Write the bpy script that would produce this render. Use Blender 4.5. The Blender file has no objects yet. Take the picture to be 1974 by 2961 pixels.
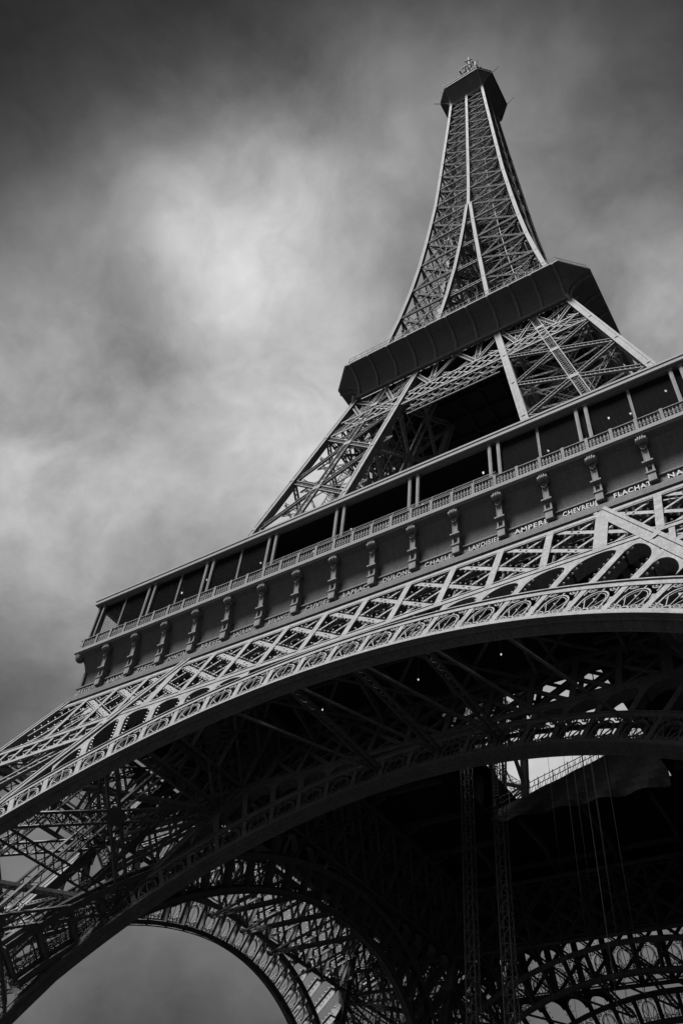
import bpy, math, random
import numpy as np
from mathutils import Vector, Matrix
random.seed(7)
S = bpy.context.scene
COL = S.collection
PI = math.pi
R = math.radians

# ------------------------------------------------------------------ camera
cam_d = bpy.data.cameras.new('camera')
cam = bpy.data.objects.new('camera', cam_d)
COL.objects.link(cam)
S.camera = cam
cam_d.sensor_fit = 'VERTICAL'
cam_d.sensor_height = 36.0
cam_d.sensor_width = 24.0
cam_d.lens = 36.0 * 2453.21 / 2961.0
cam_d.clip_start = 0.5
cam_d.clip_end = 6000.0
CAMP = np.array([28.998, -78.266, 2.465])
YAW, PIT, ROL = 0.654419, 0.827622, 0.121065
fw = np.array([-math.sin(YAW) * math.cos(PIT), math.cos(YAW) * math.cos(PIT), math.sin(PIT)])
rt = np.array([math.cos(YAW), math.sin(YAW), 0.0])
up = np.cross(rt, fw)
cr = math.cos(ROL) * rt + math.sin(ROL) * up
cu = -math.sin(ROL) * rt + math.cos(ROL) * up
mw = Matrix.Identity(4)
for a in range(3):
    mw[a][0] = cr[a]; mw[a][1] = cu[a]; mw[a][2] = -fw[a]; mw[a][3] = CAMP[a]
cam.matrix_world = mw

# ------------------------------------------------------------------ view
S.view_settings.view_transform = 'Standard'
S.view_settings.look = 'None'
S.view_settings.exposure = 1.65
S.view_settings.gamma = 1.0
S.view_settings.use_curve_mapping = False

# ------------------------------------------------------------------ sun
SUN_AZ, SUN_EL = R(200.0), R(67.0)          # measured from +Y towards +X
tosun = Vector((math.sin(SUN_AZ) * math.cos(SUN_EL), math.cos(SUN_AZ) * math.cos(SUN_EL), math.sin(SUN_EL)))
sun_d = bpy.data.lights.new('sun', 'SUN')
sun_d.energy = 5.0
sun_d.angle = R(16.0)
sun_d.color = (1.0, 1.0, 1.0)
sun = bpy.data.objects.new('sun', sun_d)
COL.objects.link(sun)
sun.location = (0, -200, 400)
sun.rotation_euler = (-tosun).to_track_quat('-Z', 'Y').to_euler()

# ------------------------------------------------------------------ sky: Nishita behind an overcast of grey clouds
W = bpy.data.worlds.new('World')
S.world = W
W.use_nodes = True
nt = W.node_tree
nt.nodes.clear()
L = nt.links.new
def wn(t, **k):
    n = nt.nodes.new(t)
    for a, b in k.items(): setattr(n, a, b)
    return n
def wmath(op, a, b=None):
    n = wn('ShaderNodeMath', operation=op)
    for i, v in enumerate((a, b)):
        if v is None: continue
        if isinstance(v, (int, float)): n.inputs[i].default_value = v
        else: L(v, n.inputs[i])
    return n.outputs[0]
out = wn('ShaderNodeOutputWorld'); bg = wn('ShaderNodeBackground'); L(bg.outputs[0], out.inputs[0])
sky = wn('ShaderNodeTexSky', sky_type='NISHITA', sun_disc=False, sun_elevation=SUN_EL, sun_rotation=SUN_AZ)
bw = wn('ShaderNodeRGBToBW'); L(sky.outputs[0], bw.inputs[0])
tc = wn('ShaderNodeTexCoord')
gen = tc.outputs['Generated']
nw = wn('ShaderNodeTexNoise'); nw.inputs['Scale'].default_value = 5.0; nw.inputs['Detail'].default_value = 3.0
L(gen, nw.inputs['Vector'])
sub = wn('ShaderNodeVectorMath', operation='SUBTRACT'); L(nw.outputs['Color'], sub.inputs[0]); sub.inputs[1].default_value = (.5, .5, .5)
scl = wn('ShaderNodeVectorMath', operation='SCALE'); L(sub.outputs[0], scl.inputs[0]); scl.inputs['Scale'].default_value = 0.10
add = wn('ShaderNodeVectorMath', operation='ADD'); L(gen, add.inputs[0]); L(scl.outputs[0], add.inputs[1])
nrm = wn('ShaderNodeVectorMath', operation='NORMALIZE'); L(add.outputs[0], nrm.inputs[0])
D = nrm.outputs[0]
# masses of cloud: direction in the sky (x, y, z), sharpness and strength (linear)
SKY = [(-0.016, 0.546, 0.838, 30, 0.098), (-0.673, 0.359, 0.646, 30, 0.014), (-0.765, 0.530, 0.366, 30, 0.045), (-0.232, 0.789, 0.569, 30, 0.056), (-0.328, 0.889, 0.320, 30, 0.079), (-0.230, 0.894, 0.384, 30, 0.012), (-0.383, 0.608, 0.696, 30, 0.206), (-0.753, 0.602, 0.265, 30, 0.012), (-0.173, 0.189, 0.967, 130, 0.040), (-0.039, 0.313, 0.949, 130, 0.060), (-0.570, 0.123, 0.812, 130, 0.022), (-0.500, 0.183, 0.846, 130, 0.037), (-0.401, 0.197, 0.895, 130, 0.135), (-0.362, 0.266, 0.894, 130, 0.292), (-0.188, 0.312, 0.931, 130, 0.120), (-0.048, 0.489, 0.871, 130, 0.014), (-0.016, 0.546, 0.838, 130, 0.215), (-0.623, 0.207, 0.755, 130, 0.207), (-0.567, 0.285, 0.773, 130, 0.036), (-0.473, 0.309, 0.825, 130, 0.012), (-0.407, 0.438, 0.802, 130, 0.263), (-0.466, 0.441, 0.767, 130, 0.070), (-0.656, 0.293, 0.695, 130, 0.161), (-0.673, 0.359, 0.646, 130, 0.264), (-0.510, 0.480, 0.714, 130, 0.111), (-0.623, 0.432, 0.652, 130, 0.033), (-0.714, 0.484, 0.506, 130, 0.042), (-0.765, 0.530, 0.366, 130, 0.074), (-0.597, 0.739, 0.313, 130, 0.022), (-0.291, 0.807, 0.514, 130, 0.273), (-0.232, 0.789, 0.569, 130, 0.084), (-0.545, 0.718, 0.433, 130, 0.110), (-0.383, 0.608, 0.696, 130, 0.079), (-0.221, 0.519, 0.826, 130, 0.092), (-0.753, 0.602, 0.265, 130, 0.017)]
SKY += [(0.10, -0.95, 0.28, 9, 0.7), (-0.60, -0.74, 0.28, 9, 0.3)]      # the bright low sky behind the photographer
acc = None
for x, y, z, k, w in SKY:
    dp = wn('ShaderNodeVectorMath', operation='DOT_PRODUCT'); L(D, dp.inputs[0]); dp.inputs[1].default_value = (x, y, z)
    e = wmath('MULTIPLY', wmath('EXPONENT', wmath('MULTIPLY', wmath('SUBTRACT', dp.outputs['Value'], 1.0), float(k))), float(w))
    acc = e if acc is None else wmath('ADD', acc, e)
n2 = wn('ShaderNodeTexNoise'); n2.inputs['Scale'].default_value = 5.5; n2.inputs['Detail'].default_value = 9.0; n2.inputs['Roughness'].default_value = 0.55
L(D, n2.inputs['Vector'])
n3 = wn('ShaderNodeTexNoise'); n3.inputs['Scale'].default_value = 15.0; n3.inputs['Detail'].default_value = 7.0; n3.inputs['Roughness'].default_value = 0.6; n3.inputs['Distortion'].default_value = 0.1
L(D, n3.inputs['Vector'])
mod = wmath('ADD', wmath('ADD', wmath('MULTIPLY', n2.outputs['Fac'], 1.6), wmath('MULTIPLY', n3.outputs['Fac'], 0.85)), -0.12)
base = wmath('ADD', acc, 0.012)
cl = wmath('MAXIMUM', wmath('MULTIPLY', base, mod), 0.012)
tot = wmath('ADD', cl, wmath('MULTIPLY', bw.outputs[0], 0.0006))
L(tot, bg.inputs['Color'])
bg.inputs['Strength'].default_value = 0.32

# ------------------------------------------------------------------ materials (the photograph is black and white)
def mat(name, grey, rough=0.8, var=0.42, scale=0.8, bump=0.3, fine=12.0, metallic=0.0, spec=0.08, emit=0.0):
    m = bpy.data.materials.new(name); m.use_nodes = True
    n = m.node_tree; b = n.nodes['Principled BSDF']; l = n.links.new
    b.inputs['Roughness'].default_value = rough; b.inputs['Metallic'].default_value = metallic
    b.inputs['Specular IOR Level'].default_value = spec
    t = n.nodes.new('ShaderNodeTexCoord')
    a = n.nodes.new('ShaderNodeTexNoise'); a.inputs['Scale'].default_value = scale; a.inputs['Detail'].default_value = 6; a.inputs['Roughness'].default_value = .62
    l(t.outputs['Object'], a.inputs['Vector'])
    f = n.nodes.new('ShaderNodeTexNoise'); f.inputs['Scale'].default_value = fine; f.inputs['Detail'].default_value = 3
    l(t.outputs['Object'], f.inputs['Vector'])
    mp = n.nodes.new('ShaderNodeMapping'); mp.inputs['Scale'].default_value = (3.0, 3.0, .25); l(t.outputs['Object'], mp.inputs['Vector'])
    st = n.nodes.new('ShaderNodeTexNoise'); st.inputs['Scale'].default_value = 1.3; st.inputs['Detail'].default_value = 5; l(mp.outputs[0], st.inputs['Vector'])
    av = n.nodes.new('ShaderNodeMath'); av.operation = 'ADD'; l(a.outputs['Fac'], av.inputs[0]); l(st.outputs['Fac'], av.inputs[1])
    hf = n.nodes.new('ShaderNodeMath'); hf.operation = 'MULTIPLY'; l(av.outputs[0], hf.inputs[0]); hf.inputs[1].default_value = .5
    mx = n.nodes.new('ShaderNodeMath'); mx.operation = 'MULTIPLY'; l(hf.outputs[0], mx.inputs[0]); l(f.outputs['Fac'], mx.inputs[1])
    r = n.nodes.new('ShaderNodeMapRange'); l(mx.outputs[0], r.inputs['Value'])
    r.inputs['From Min'].default_value = .12; r.inputs['From Max'].default_value = .40
    r.inputs['To Min'].default_value = grey * (1 - var); r.inputs['To Max'].default_value = grey * (1 + var)
    c = n.nodes.new('ShaderNodeCombineColor')
    for i in range(3): l(r.outputs[0], c.inputs[i])
    l(c.outputs[0], b.inputs['Base Color'])
    bp = n.nodes.new('ShaderNodeBump'); bp.inputs['Strength'].default_value = bump; bp.inputs['Distance'].default_value = .04
    l(f.outputs['Fac'], bp.inputs['Height']); l(bp.outputs[0], b.inputs['Normal'])
    if emit:
        b.inputs['Emission Color'].default_value = (1, 1, 1, 1); b.inputs['Emission Strength'].default_value = emit
    return m
IRON = mat('painted iron', .108)
PLATE = mat('frieze plate', .08, var=.3, scale=.5, fine=9)  # same paint as the iron, darkened to hold the shade under the overhangs
DECK = mat('shade-darkened iron', .02, var=.4)  # shade of undersides, core and summit gear put into the colour
ROOF = mat('gallery roof sheet', .15, var=.15, scale=.4)
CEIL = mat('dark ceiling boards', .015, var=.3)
GOLD = mat('gilded lettering', .17, rough=.4, var=.1)
LAMP = mat('lit lamp glass', .8, emit=.25)
BULB = mat('white lamp glass', .35, rough=.3, var=.1, bump=0)
WIRE = mat('weathered wire', .016, var=.2)
NET = mat('scaffold netting', .02, var=.5, scale=1.5)
STEEL = mat('scaffold steel', .13, var=.3)
GROUND = mat('darkened ground', .01, var=.4, scale=.3)  # unseen ground, coloured near-black to cut bounce light under the tower

# ------------------------------------------------------------------ mesh builder
def V(*a): return np.array(a, float)
def unit(v):
    v = np.asarray(v, float); return v / (np.linalg.norm(v) + 1e-12)
BOXF = np.array([[0, 1, 5, 4], [1, 2, 6, 5], [2, 3, 7, 6], [3, 0, 4, 7], [3, 2, 1, 0], [4, 5, 6, 7]])
OCTF = np.array([[0, 2, 4, 4], [2, 1, 4, 4], [1, 3, 4, 4], [3, 0, 4, 4], [2, 0, 5, 5], [1, 2, 5, 5], [3, 1, 5, 5], [0, 3, 5, 5]])
class MB:
    def __init__(s): s.v = []; s.f = []; s.n = 0
    def raw(s, v, f):
        v = np.asarray(v, float); s.v.append(v)
        s.f.extend([[i + s.n for i in q] for q in f]); s.n += len(v)
    def bar(s, p0, p1, w, d, n, off=0.0):
        p0 = np.asarray(p0, float); p1 = np.asarray(p1, float)
        t = p1 - p0; ln = np.linalg.norm(t)
        if ln < 1e-6: return
        t = t / ln
        a = np.cross(n, t); la = np.linalg.norm(a)
        if la < 1e-6: a = np.cross((1, .3, .2), t); la = np.linalg.norm(a)
        a = a / la; b = np.cross(t, a)
        a = a * w / 2; c0 = b * (off - d / 2); c1 = b * (off + d / 2)
        s.raw([p0 - a + c0, p0 + a + c0, p0 + a + c1, p0 - a + c1, p1 - a + c0, p1 + a + c0, p1 + a + c1, p1 - a + c1], BOXF)
    def box(s, lo, hi):
        x0, y0, z0 = lo; x1, y1, z1 = hi
        s.raw([(x0, y0, z0), (x1, y0, z0), (x1, y1, z0), (x0, y1, z0), (x0, y0, z1), (x1, y0, z1), (x1, y1, z1), (x0, y1, z1)], BOXF)
    def tee(s, p0, p1, w, d, n, off=0.0, th=.05):      # flat flange with a standing web behind it
        s.bar(p0, p1, w, th, n, off)
        s.bar(p0, p1, th * 1.3, d - .003, n, off - d / 2 - th / 2)
    def path(s, pts, w, d, n, off=0.0):
        for a, b in zip(pts[:-1], pts[1:]): s.bar(a, b, w, d, n, off)
    def lat(s, p0, p1, wid, n, cw=.16, lw=.08, cd=.3, step=None, mode='x', off=0.0, stretch=0.0):
        p0 = np.asarray(p0, float); p1 = np.asarray(p1, float)
        ln = np.linalg.norm(p1 - p0)
        if ln < .2: return
        t = (p1 - p0) / ln; a = unit(np.cross(n, t)) * wid / 2
        s.bar(p0 + a, p1 + a, cw, cd, n, off); s.bar(p0 - a, p1 - a, cw, cd, n, off)
        k = max(1, int(round(ln / (step or wid))))
        for i in range(k):
            q0 = p0 + t * ln * i / k; q1 = p0 + t * ln * (i + 1) / k
            if mode in 'xv' or (mode == 'z' and i % 2 == 0): s.bar(q0 + a, q1 - a, lw, .05, n, off + .02)
            if mode == 'x' or (mode == 'z' and i % 2 == 1): s.bar(q0 - a, q1 + a, lw, .05, n, off - .04)
            if mode == 'v': s.bar(q0 + a, q0 - a, lw, .05, n, off - .04)
    def boxlat(s, p0, p1, wid, dep, n, **k):
        s.lat(p0, p1, wid, n, off=0, **k); s.lat(p0, p1, wid, n, off=-dep, **k)
    def post(s, p0, p1, w, n):                         # riveted column: four corner angles round a recessed web
        p0 = np.asarray(p0, float); p1 = np.asarray(p1, float)
        s.bar(p0, p1, w * .86, w * .86, n)
        t = unit(p1 - p0); a = unit(np.cross(n, t)); b = np.cross(t, a); q = .29 * w
        for e in (-1, 1):
            for f in (-1, 1):
                o = a * e * (w - q) / 2 + b * f * (w - q) / 2
                s.bar(p0 + o, p1 + o, q, q, n)
    def oct(s, c, r):
        c = np.asarray(c, float)
        s.raw([c + (r, 0, 0), c - (r, 0, 0), c + (0, r, 0), c - (0, r, 0), c + (0, 0, r), c - (0, 0, r)], [q[:3] for q in OCTF.tolist()])
    def prism(s, poly, ext):                           # planar polygon swept by a vector
        p = np.asarray(poly, float); e = np.asarray(ext, float); k = len(p)
        s.raw(np.vstack([p, p + e]), [list(range(k))[::-1], list(range(k, 2 * k))] + [[i, (i + 1) % k, (i + 1) % k + k, i + k] for i in range(k)])
    def grid(s, P):                                    # P[i][j] points
        P = np.asarray(P, float); a, b = P.shape[:2]
        s.raw(P.reshape(-1, 3), [[i * b + j, i * b + j + 1, (i + 1) * b + j + 1, (i + 1) * b + j] for i in range(a - 1) for j in range(b - 1)])
    def cyl(s, p0, p1, r, k=10, r1=None):
        p0 = np.asarray(p0, float); p1 = np.asarray(p1, float); r1 = r if r1 is None else r1
        t = unit(p1 - p0); a = unit(np.cross(t, (.31, .9, .2))); b = np.cross(t, a)
        A = [p0 + r * (a * math.cos(2 * PI * i / k) + b * math.sin(2 * PI * i / k)) for i in range(k)]
        B = [p1 + r1 * (a * math.cos(2 * PI * i / k) + b * math.sin(2 * PI * i / k)) for i in range(k)]
        s.raw(A + B, [[i, (i + 1) % k, (i + 1) % k + k, i + k] for i in range(k)] + [list(range(k))[::-1], list(range(k, 2 * k))])
    def build(s, name, m, parent=None, smooth=False):
        me = bpy.data.meshes.new(name)
        me.from_pydata(np.vstack(s.v).tolist(), [], s.f)
        me.validate(); me.update()
        me.materials.append(m)
        if smooth:
            me.polygons.foreach_set('use_smooth', [True] * len(me.polygons))
        o = bpy.data.objects.new(name, me); COL.objects.link(o)
        if parent is not None: o.parent = parent
        return o
def tag(o, label, cat, group=None, kind=None):
    o['label'] = label; o['category'] = cat
    if group: o['group'] = group
    if kind: o['kind'] = kind
    return o
def empty(name, loc=(0, 0, 0)):
    o = bpy.data.objects.new(name, None); COL.objects.link(o); o.location = loc; return o
KIDS = {}
def kids(o): return [c for c in COL.objects if c.parent == o]
def copy_tree(o, parent=None, rot=None, loc=None):
    c = o.copy(); COL.objects.link(c); c.parent = parent
    if rot is not None: c.rotation_euler = (0, 0, rot)
    if loc is not None: c.location = loc
    for ch in kids(o): copy_tree(ch, c)
    return c
def spin(o, parent, n=4, lift=(0, 0, 0, 0), sx=1.0):     # the same part on the other sides of the square
    for i in range(1, n):
        c = copy_tree(o, parent)
        if lift[i]: c.scale = (sx, 1, 1)
        c.rotation_euler = (0, 0, i * PI / 2)
        m = Matrix.Rotation(i * PI / 2, 4, 'Z')
        c.location = m @ o.location + Vector((0, 0, lift[i] - (o.location.z if lift[i] else 0)))

# ------------------------------------------------------------------ tower geometry (metres, centre of the tower at the origin)
P = 70.69 / 18                                          # frieze bay
K1 = .47
def h1(z): return 34.8 + K1 * (50.2 - z)
PW = 15.9
def i1(z): return h1(z) - PW
def h2(z): return 17.4 + .234 * (111.0 - z)
def i2(z): return 6.7 + .150 * (110.0 - z)
Z3 = [112, 117, 132, 145, 155, 162, 174.5, 195, 224, 250, 270]
H3 = [17.2, 16.5, 14.0, 12.35, 11.2, 10.6, 9.6, 8.2, 6.9, 5.75, 4.95]
def h3(z): return float(np.interp(z, Z3, H3))
def i3(z): return float(np.interp(z, [112, 117, 134, 145, 155, 170, 184], [6.2, 5.7, 4.05, 3.0, 2.2, 1.15, .35]))
N1 = unit((0, -1, K1))
def F1(x, z, off=0.0): return V(x, -h1(z), z) + N1 * off

tower = empty('iron_tower')
tag(tower, 'tall four legged lattice iron tower with arches, friezes and platforms seen steeply from below', 'tower')

# ------------------------------------------------------------------ lattice girder under the frieze
def make_girder():
    m = MB(); b = MB()
    zt, zb = 48.6, 42.3
    nb = 9
    for lay, (off, sc) in enumerate(((0, 1), (-1.15, .5))):
        for z, w in ((zt, .55), (zb, .5), (zb + .42, .12), (zt - .5, .14)):
            e = h1(z) - .3
            m.bar(F1(-e, z), F1(e, z), w * sc, .12, N1, off + (.03 if w > .2 else .05))
        for i in range(-nb, nb + 1):
            x = i * P
            wide = .95 if abs(i) == 5 and lay == 0 else .55
            if abs(x) < h1(zt) - .5: m.bar(F1(x, zb), F1(x, zt), wide * sc, .08, N1, off + .06 + .001 * lay)
            if abs(x) < h1(zt) - .5: m.bar(F1(x, zb), F1(x, zt), .07, .55, N1, off - .25)
            for sg in (-1, 1):
                x0, z0 = x, zt; x1, z1 = x + sg * 2 * P, zb
                if abs(x0) > 34.6: continue
                lim = h1(46) - .6
                if abs(x1) > lim:
                    f = (lim - abs(x0)) / abs(x1 - x0); x1 = x0 + (x1 - x0) * f; z1 = z0 + (z1 - z0) * f
                m.tee(F1(x0, z0), F1(x1, z1), (.46 if sg > 0 else .27) if lay == 0 else .16, .30, N1, off + (.0 if sg > 0 else -.055) - .02)
                if lay == 0:
                    ln = math.hypot(x1 - x0, z1 - z0); k = int(ln / .62)
                    for q in range(1, k):
                        f = q / k
                        c = F1(x0 + (x1 - x0) * f, z0 + (z1 - z0) * f)
                        t = unit(F1(x1, z1) - F1(x0, z0)); s = np.cross(t, N1)
                        for e in (-1, 1): b.oct(c + s * e * .40 + N1 * .02, .105)
        # lacing between the two layers
    for i in range(-18, 19):
        x = i * P / 2
        for z in (zt, zb):
            if abs(x) < h1(z) - .8 and abs(x + P / 2) < h1(z) - .4:
                m.bar(F1(x, z, -.02), F1(x + P / 2, z, -1.15), .12, .06, (0, 0, 1))
                m.bar(F1(x + P / 2, z, -.02), F1(x, z, -1.15), .12, .06, (0, 0, 1))
    # second chord and short uprights over the legs
    for sx in (-1, 1):
        z2 = 40.0
        m.bar(F1(sx * (i1(z2) + .3), z2), F1(sx * (h1(z2) - .3), z2), .45, .12, N1, .03)
        x = i1(41) + 1.0
        while x < h1(40) - .6:
            m.bar(F1(sx * x, z2), F1(sx * x, zb), .38, .1, N1, .0)
            x += P / 2
    g = m.build('lattice_girder', IRON, tower)
    bb = b.build('sparkle_lamps', BULB, g); bb['kind'] = 'stuff'
    return g

# ------------------------------------------------------------------ decorative arch
R0, R1 = 39.0, 42.7
SC = 1.0 / math.sqrt(1 + K1 * K1)
S0 = 38.4 / SC - R0
def A1(r, th, off=0.0):
    x = r * math.sin(th); z = (S0 + r * math.cos(th)) * SC
    return F1(x, z, off)
DTH = .0665
NR = 15
def ring(m, ra, rb, d, off, t0, t1, k):
    for i in range(k):
        a = t0 + (t1 - t0) * i / k; b = t0 + (t1 - t0) * (i + 1) / k
        q = [A1(ra, a, off), A1(rb, a, off), A1(rb, b, off), A1(ra, b, off)]
        m.prism(q, -N1 * d)
def spiral(cx, cy, r0, a0, turns, sgn, k=14):
    out = []
    for i in range(k + 1):
        f = i / k; a = a0 + sgn * 2 * PI * turns * f; r = r0 * (1 - .82 * f)
        out.append((cx + r * math.cos(a), cy + r * math.sin(a)))
    return out
def motif():
    """fan, hoop and scrolls of one bay, in (u across -1..1, v up the ring in metres)"""
    L = []
    H = 2.62; hw = .82
    hoop = [(-hw, .0), (-hw, 1.25)] + [(hw * math.cos(PI - a), 1.25 + 1.12 * math.sin(a)) for a in np.linspace(0, PI, 11)] + [(hw, .0)]
    L.append((hoop, .11, .0)); L.append(([(u * .84, v * .93) for u, v in hoop[1:-1]], .05, -.04))
    for a in (-48, -25, 0, 25, 48):
        u = math.sin(R(a)); v = math.cos(R(a)); ln = 1.0
        while ln < 2.4:
            if abs(u * ln) > hw * .93 or (v * ln > 1.25 and (u * ln / hw) ** 2 + ((v * ln - 1.25) / 1.12) ** 2 > .92): break
            ln += .05
        L.append(([(u * .42, v * .42), (u * ln, v * ln)], .055, -.02))
    for sg in (-1, 1):
        L.append((spiral(sg * .74, 2.62, .30, PI if sg > 0 else 0, 1.4, sg), .085, .01))
        L.append(([(sg * 1.02, 2.0), (sg * .98, 2.5), (sg * .80, 2.93)], .085, .015))
        L.append((spiral(sg * .50, .30, .26, -PI / 2, 1.3, sg), .085, .01))
        L.append((spiral(sg * 1.0, .42, .24, PI / 2, 1.2, sg), .07, .012))
    L.append(([(-.28, .05), (-.2, .28), (0, .36), (.2, .28), (.28, .05)], .12, .02))
    L.append(([(0, 2.36), (0, 3.0)], .1, .0))
    return L
def make_arch():
    t = NR * DTH
    m = MB()
    ring(m, R0, R0 + .16, .34, .20, -t, t, 60)                       # bright lip
    ring(m, R0 + .163, R0 + .60, .12, .10, -t, t, 60)
    ring(m, R0 - .002, R0 + .07, .82, -.143, -t, t, 60)                # soffit plate
    ring(m, R0 + .12, R0 + .6, .12, -.85, -t, t, 60)
    for n in range(-NR * 2, NR * 2 + 1):                     # cover plates and stiffeners on the soffit
        th = n * DTH / 2
        q = [A1(R0 - .03, th - .0012, -.16), A1(R0 + .0, th - .0012, -.16), A1(R0 + .0, th + .0012, -.16), A1(R0 - .03, th + .0012, -.16)]
        m.prism(q, -N1 * .78)
    for o in (-.155, -.86): ring(m, R0 - .05, R0 - .003, .09, o, -t, t, 60)
    a = m.build('arch', IRON, tower)
    m = MB()
    ring(m, R1 - .60, R1 - .12, .12, .10, -t, t, 60)
    ring(m, R1 - .117, R1, .34, .20, -t, t, 60)
    ring(m, R1 - .60, R1, .10, -.85, -t, t, 60)
    m.build('outer_rim', IRON, a)
    # radial uprights and fretwork of the ring
    f = MB(); mot = motif()
    for n in range(-NR, NR + 1):
        th = n * DTH
        f.bar(A1(R0 + .55, th, .02), A1(R1 - .55, th, .02), .42, .08, N1)
        f.bar(A1(R0 + .3, th, -.4), A1(R1 - .3, th, -.4), .08, .85, N1)
        f.bar(A1(R0 + .55, th, -.88), A1(R1 - .55, th, -.88), .18, .06, N1)
        if n < NR:
            tm = th + DTH / 2
            for pts, w, o in mot:
                q = [A1(R0 + .55 + v * .93, tm + u * (DTH / 2 - .007) / 1.06, o) for u, v in pts]
                f.path(q, w, .09, N1)
    f.build('fretwork', IRON, a)
    # spandrel: radial struts with round-headed openings
    bl = MB()
    def lim(th):
        r = (42.1 / SC - S0) / math.cos(th)
        at = abs(th)
        rp = (i1(0) - .45 - K1 * SC * S0) / (math.sin(at) + K1 * SC * math.cos(at))
        return min(r, rp)
    for sg in (-1, 1):
        s = MB()
        for n in range(3, 11):
            ta, tb = sg * n * DTH, sg * (n + 1) * DTH
            if lim(tb) < R1 + .3: continue
            ra = lim(ta)
            s.bar(A1(R1 - .05, ta, .0), A1(ra, ta, .0), .55, .08, N1)
            s.bar(A1(R1 - .05, ta, -.5), A1(ra, ta, -.5), .09, .95, N1)
            hh = .45 / R1                                   # half strut as an angle
            k = 16; prev = None
            tops = []
            for j in range(k + 1):
                u = -1 + 2 * j / k
                th = (ta + tb) / 2 + u * (abs(tb - ta) / 2 - hh * .55) * sg
                rl = lim(th); g = rl - R1
                rr = min(1.25, max(.1, g * .6))
                top = rl - .30 - rr * (1 - math.sqrt(max(0, 1 - u * u)))
                top = max(R1 + .05, top)
                tops.append((th, top, rl))
            for (t0_, a0, l0), (t1_, a1, l1) in zip(tops[:-1], tops[1:]):
                s.prism([A1(a0, t0_, .03), A1(l0, t0_, .03), A1(l1, t1_, .03), A1(a1, t1_, .03)], -N1 * .07)
                s.prism([A1(a0, t0_, -.043), A1(a0 + .06, t0_, -.043), A1(a1 + .06, t1_, -.043), A1(a1, t1_, -.043)], -N1 * .9)
            for j in range(1, 9):
                for e in (-1, 1):
                    r = R1 + .25 + j * .62
                    th = ta + e * .5 / R1
                    if r < lim(th) - .7: bl.oct(A1(r, th, -.05), .11)
        s.build('spandrel', IRON, a)
    bb = bl.build('spandrel_lamps', BULB, a); bb['kind'] = 'stuff'
    return a

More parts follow.
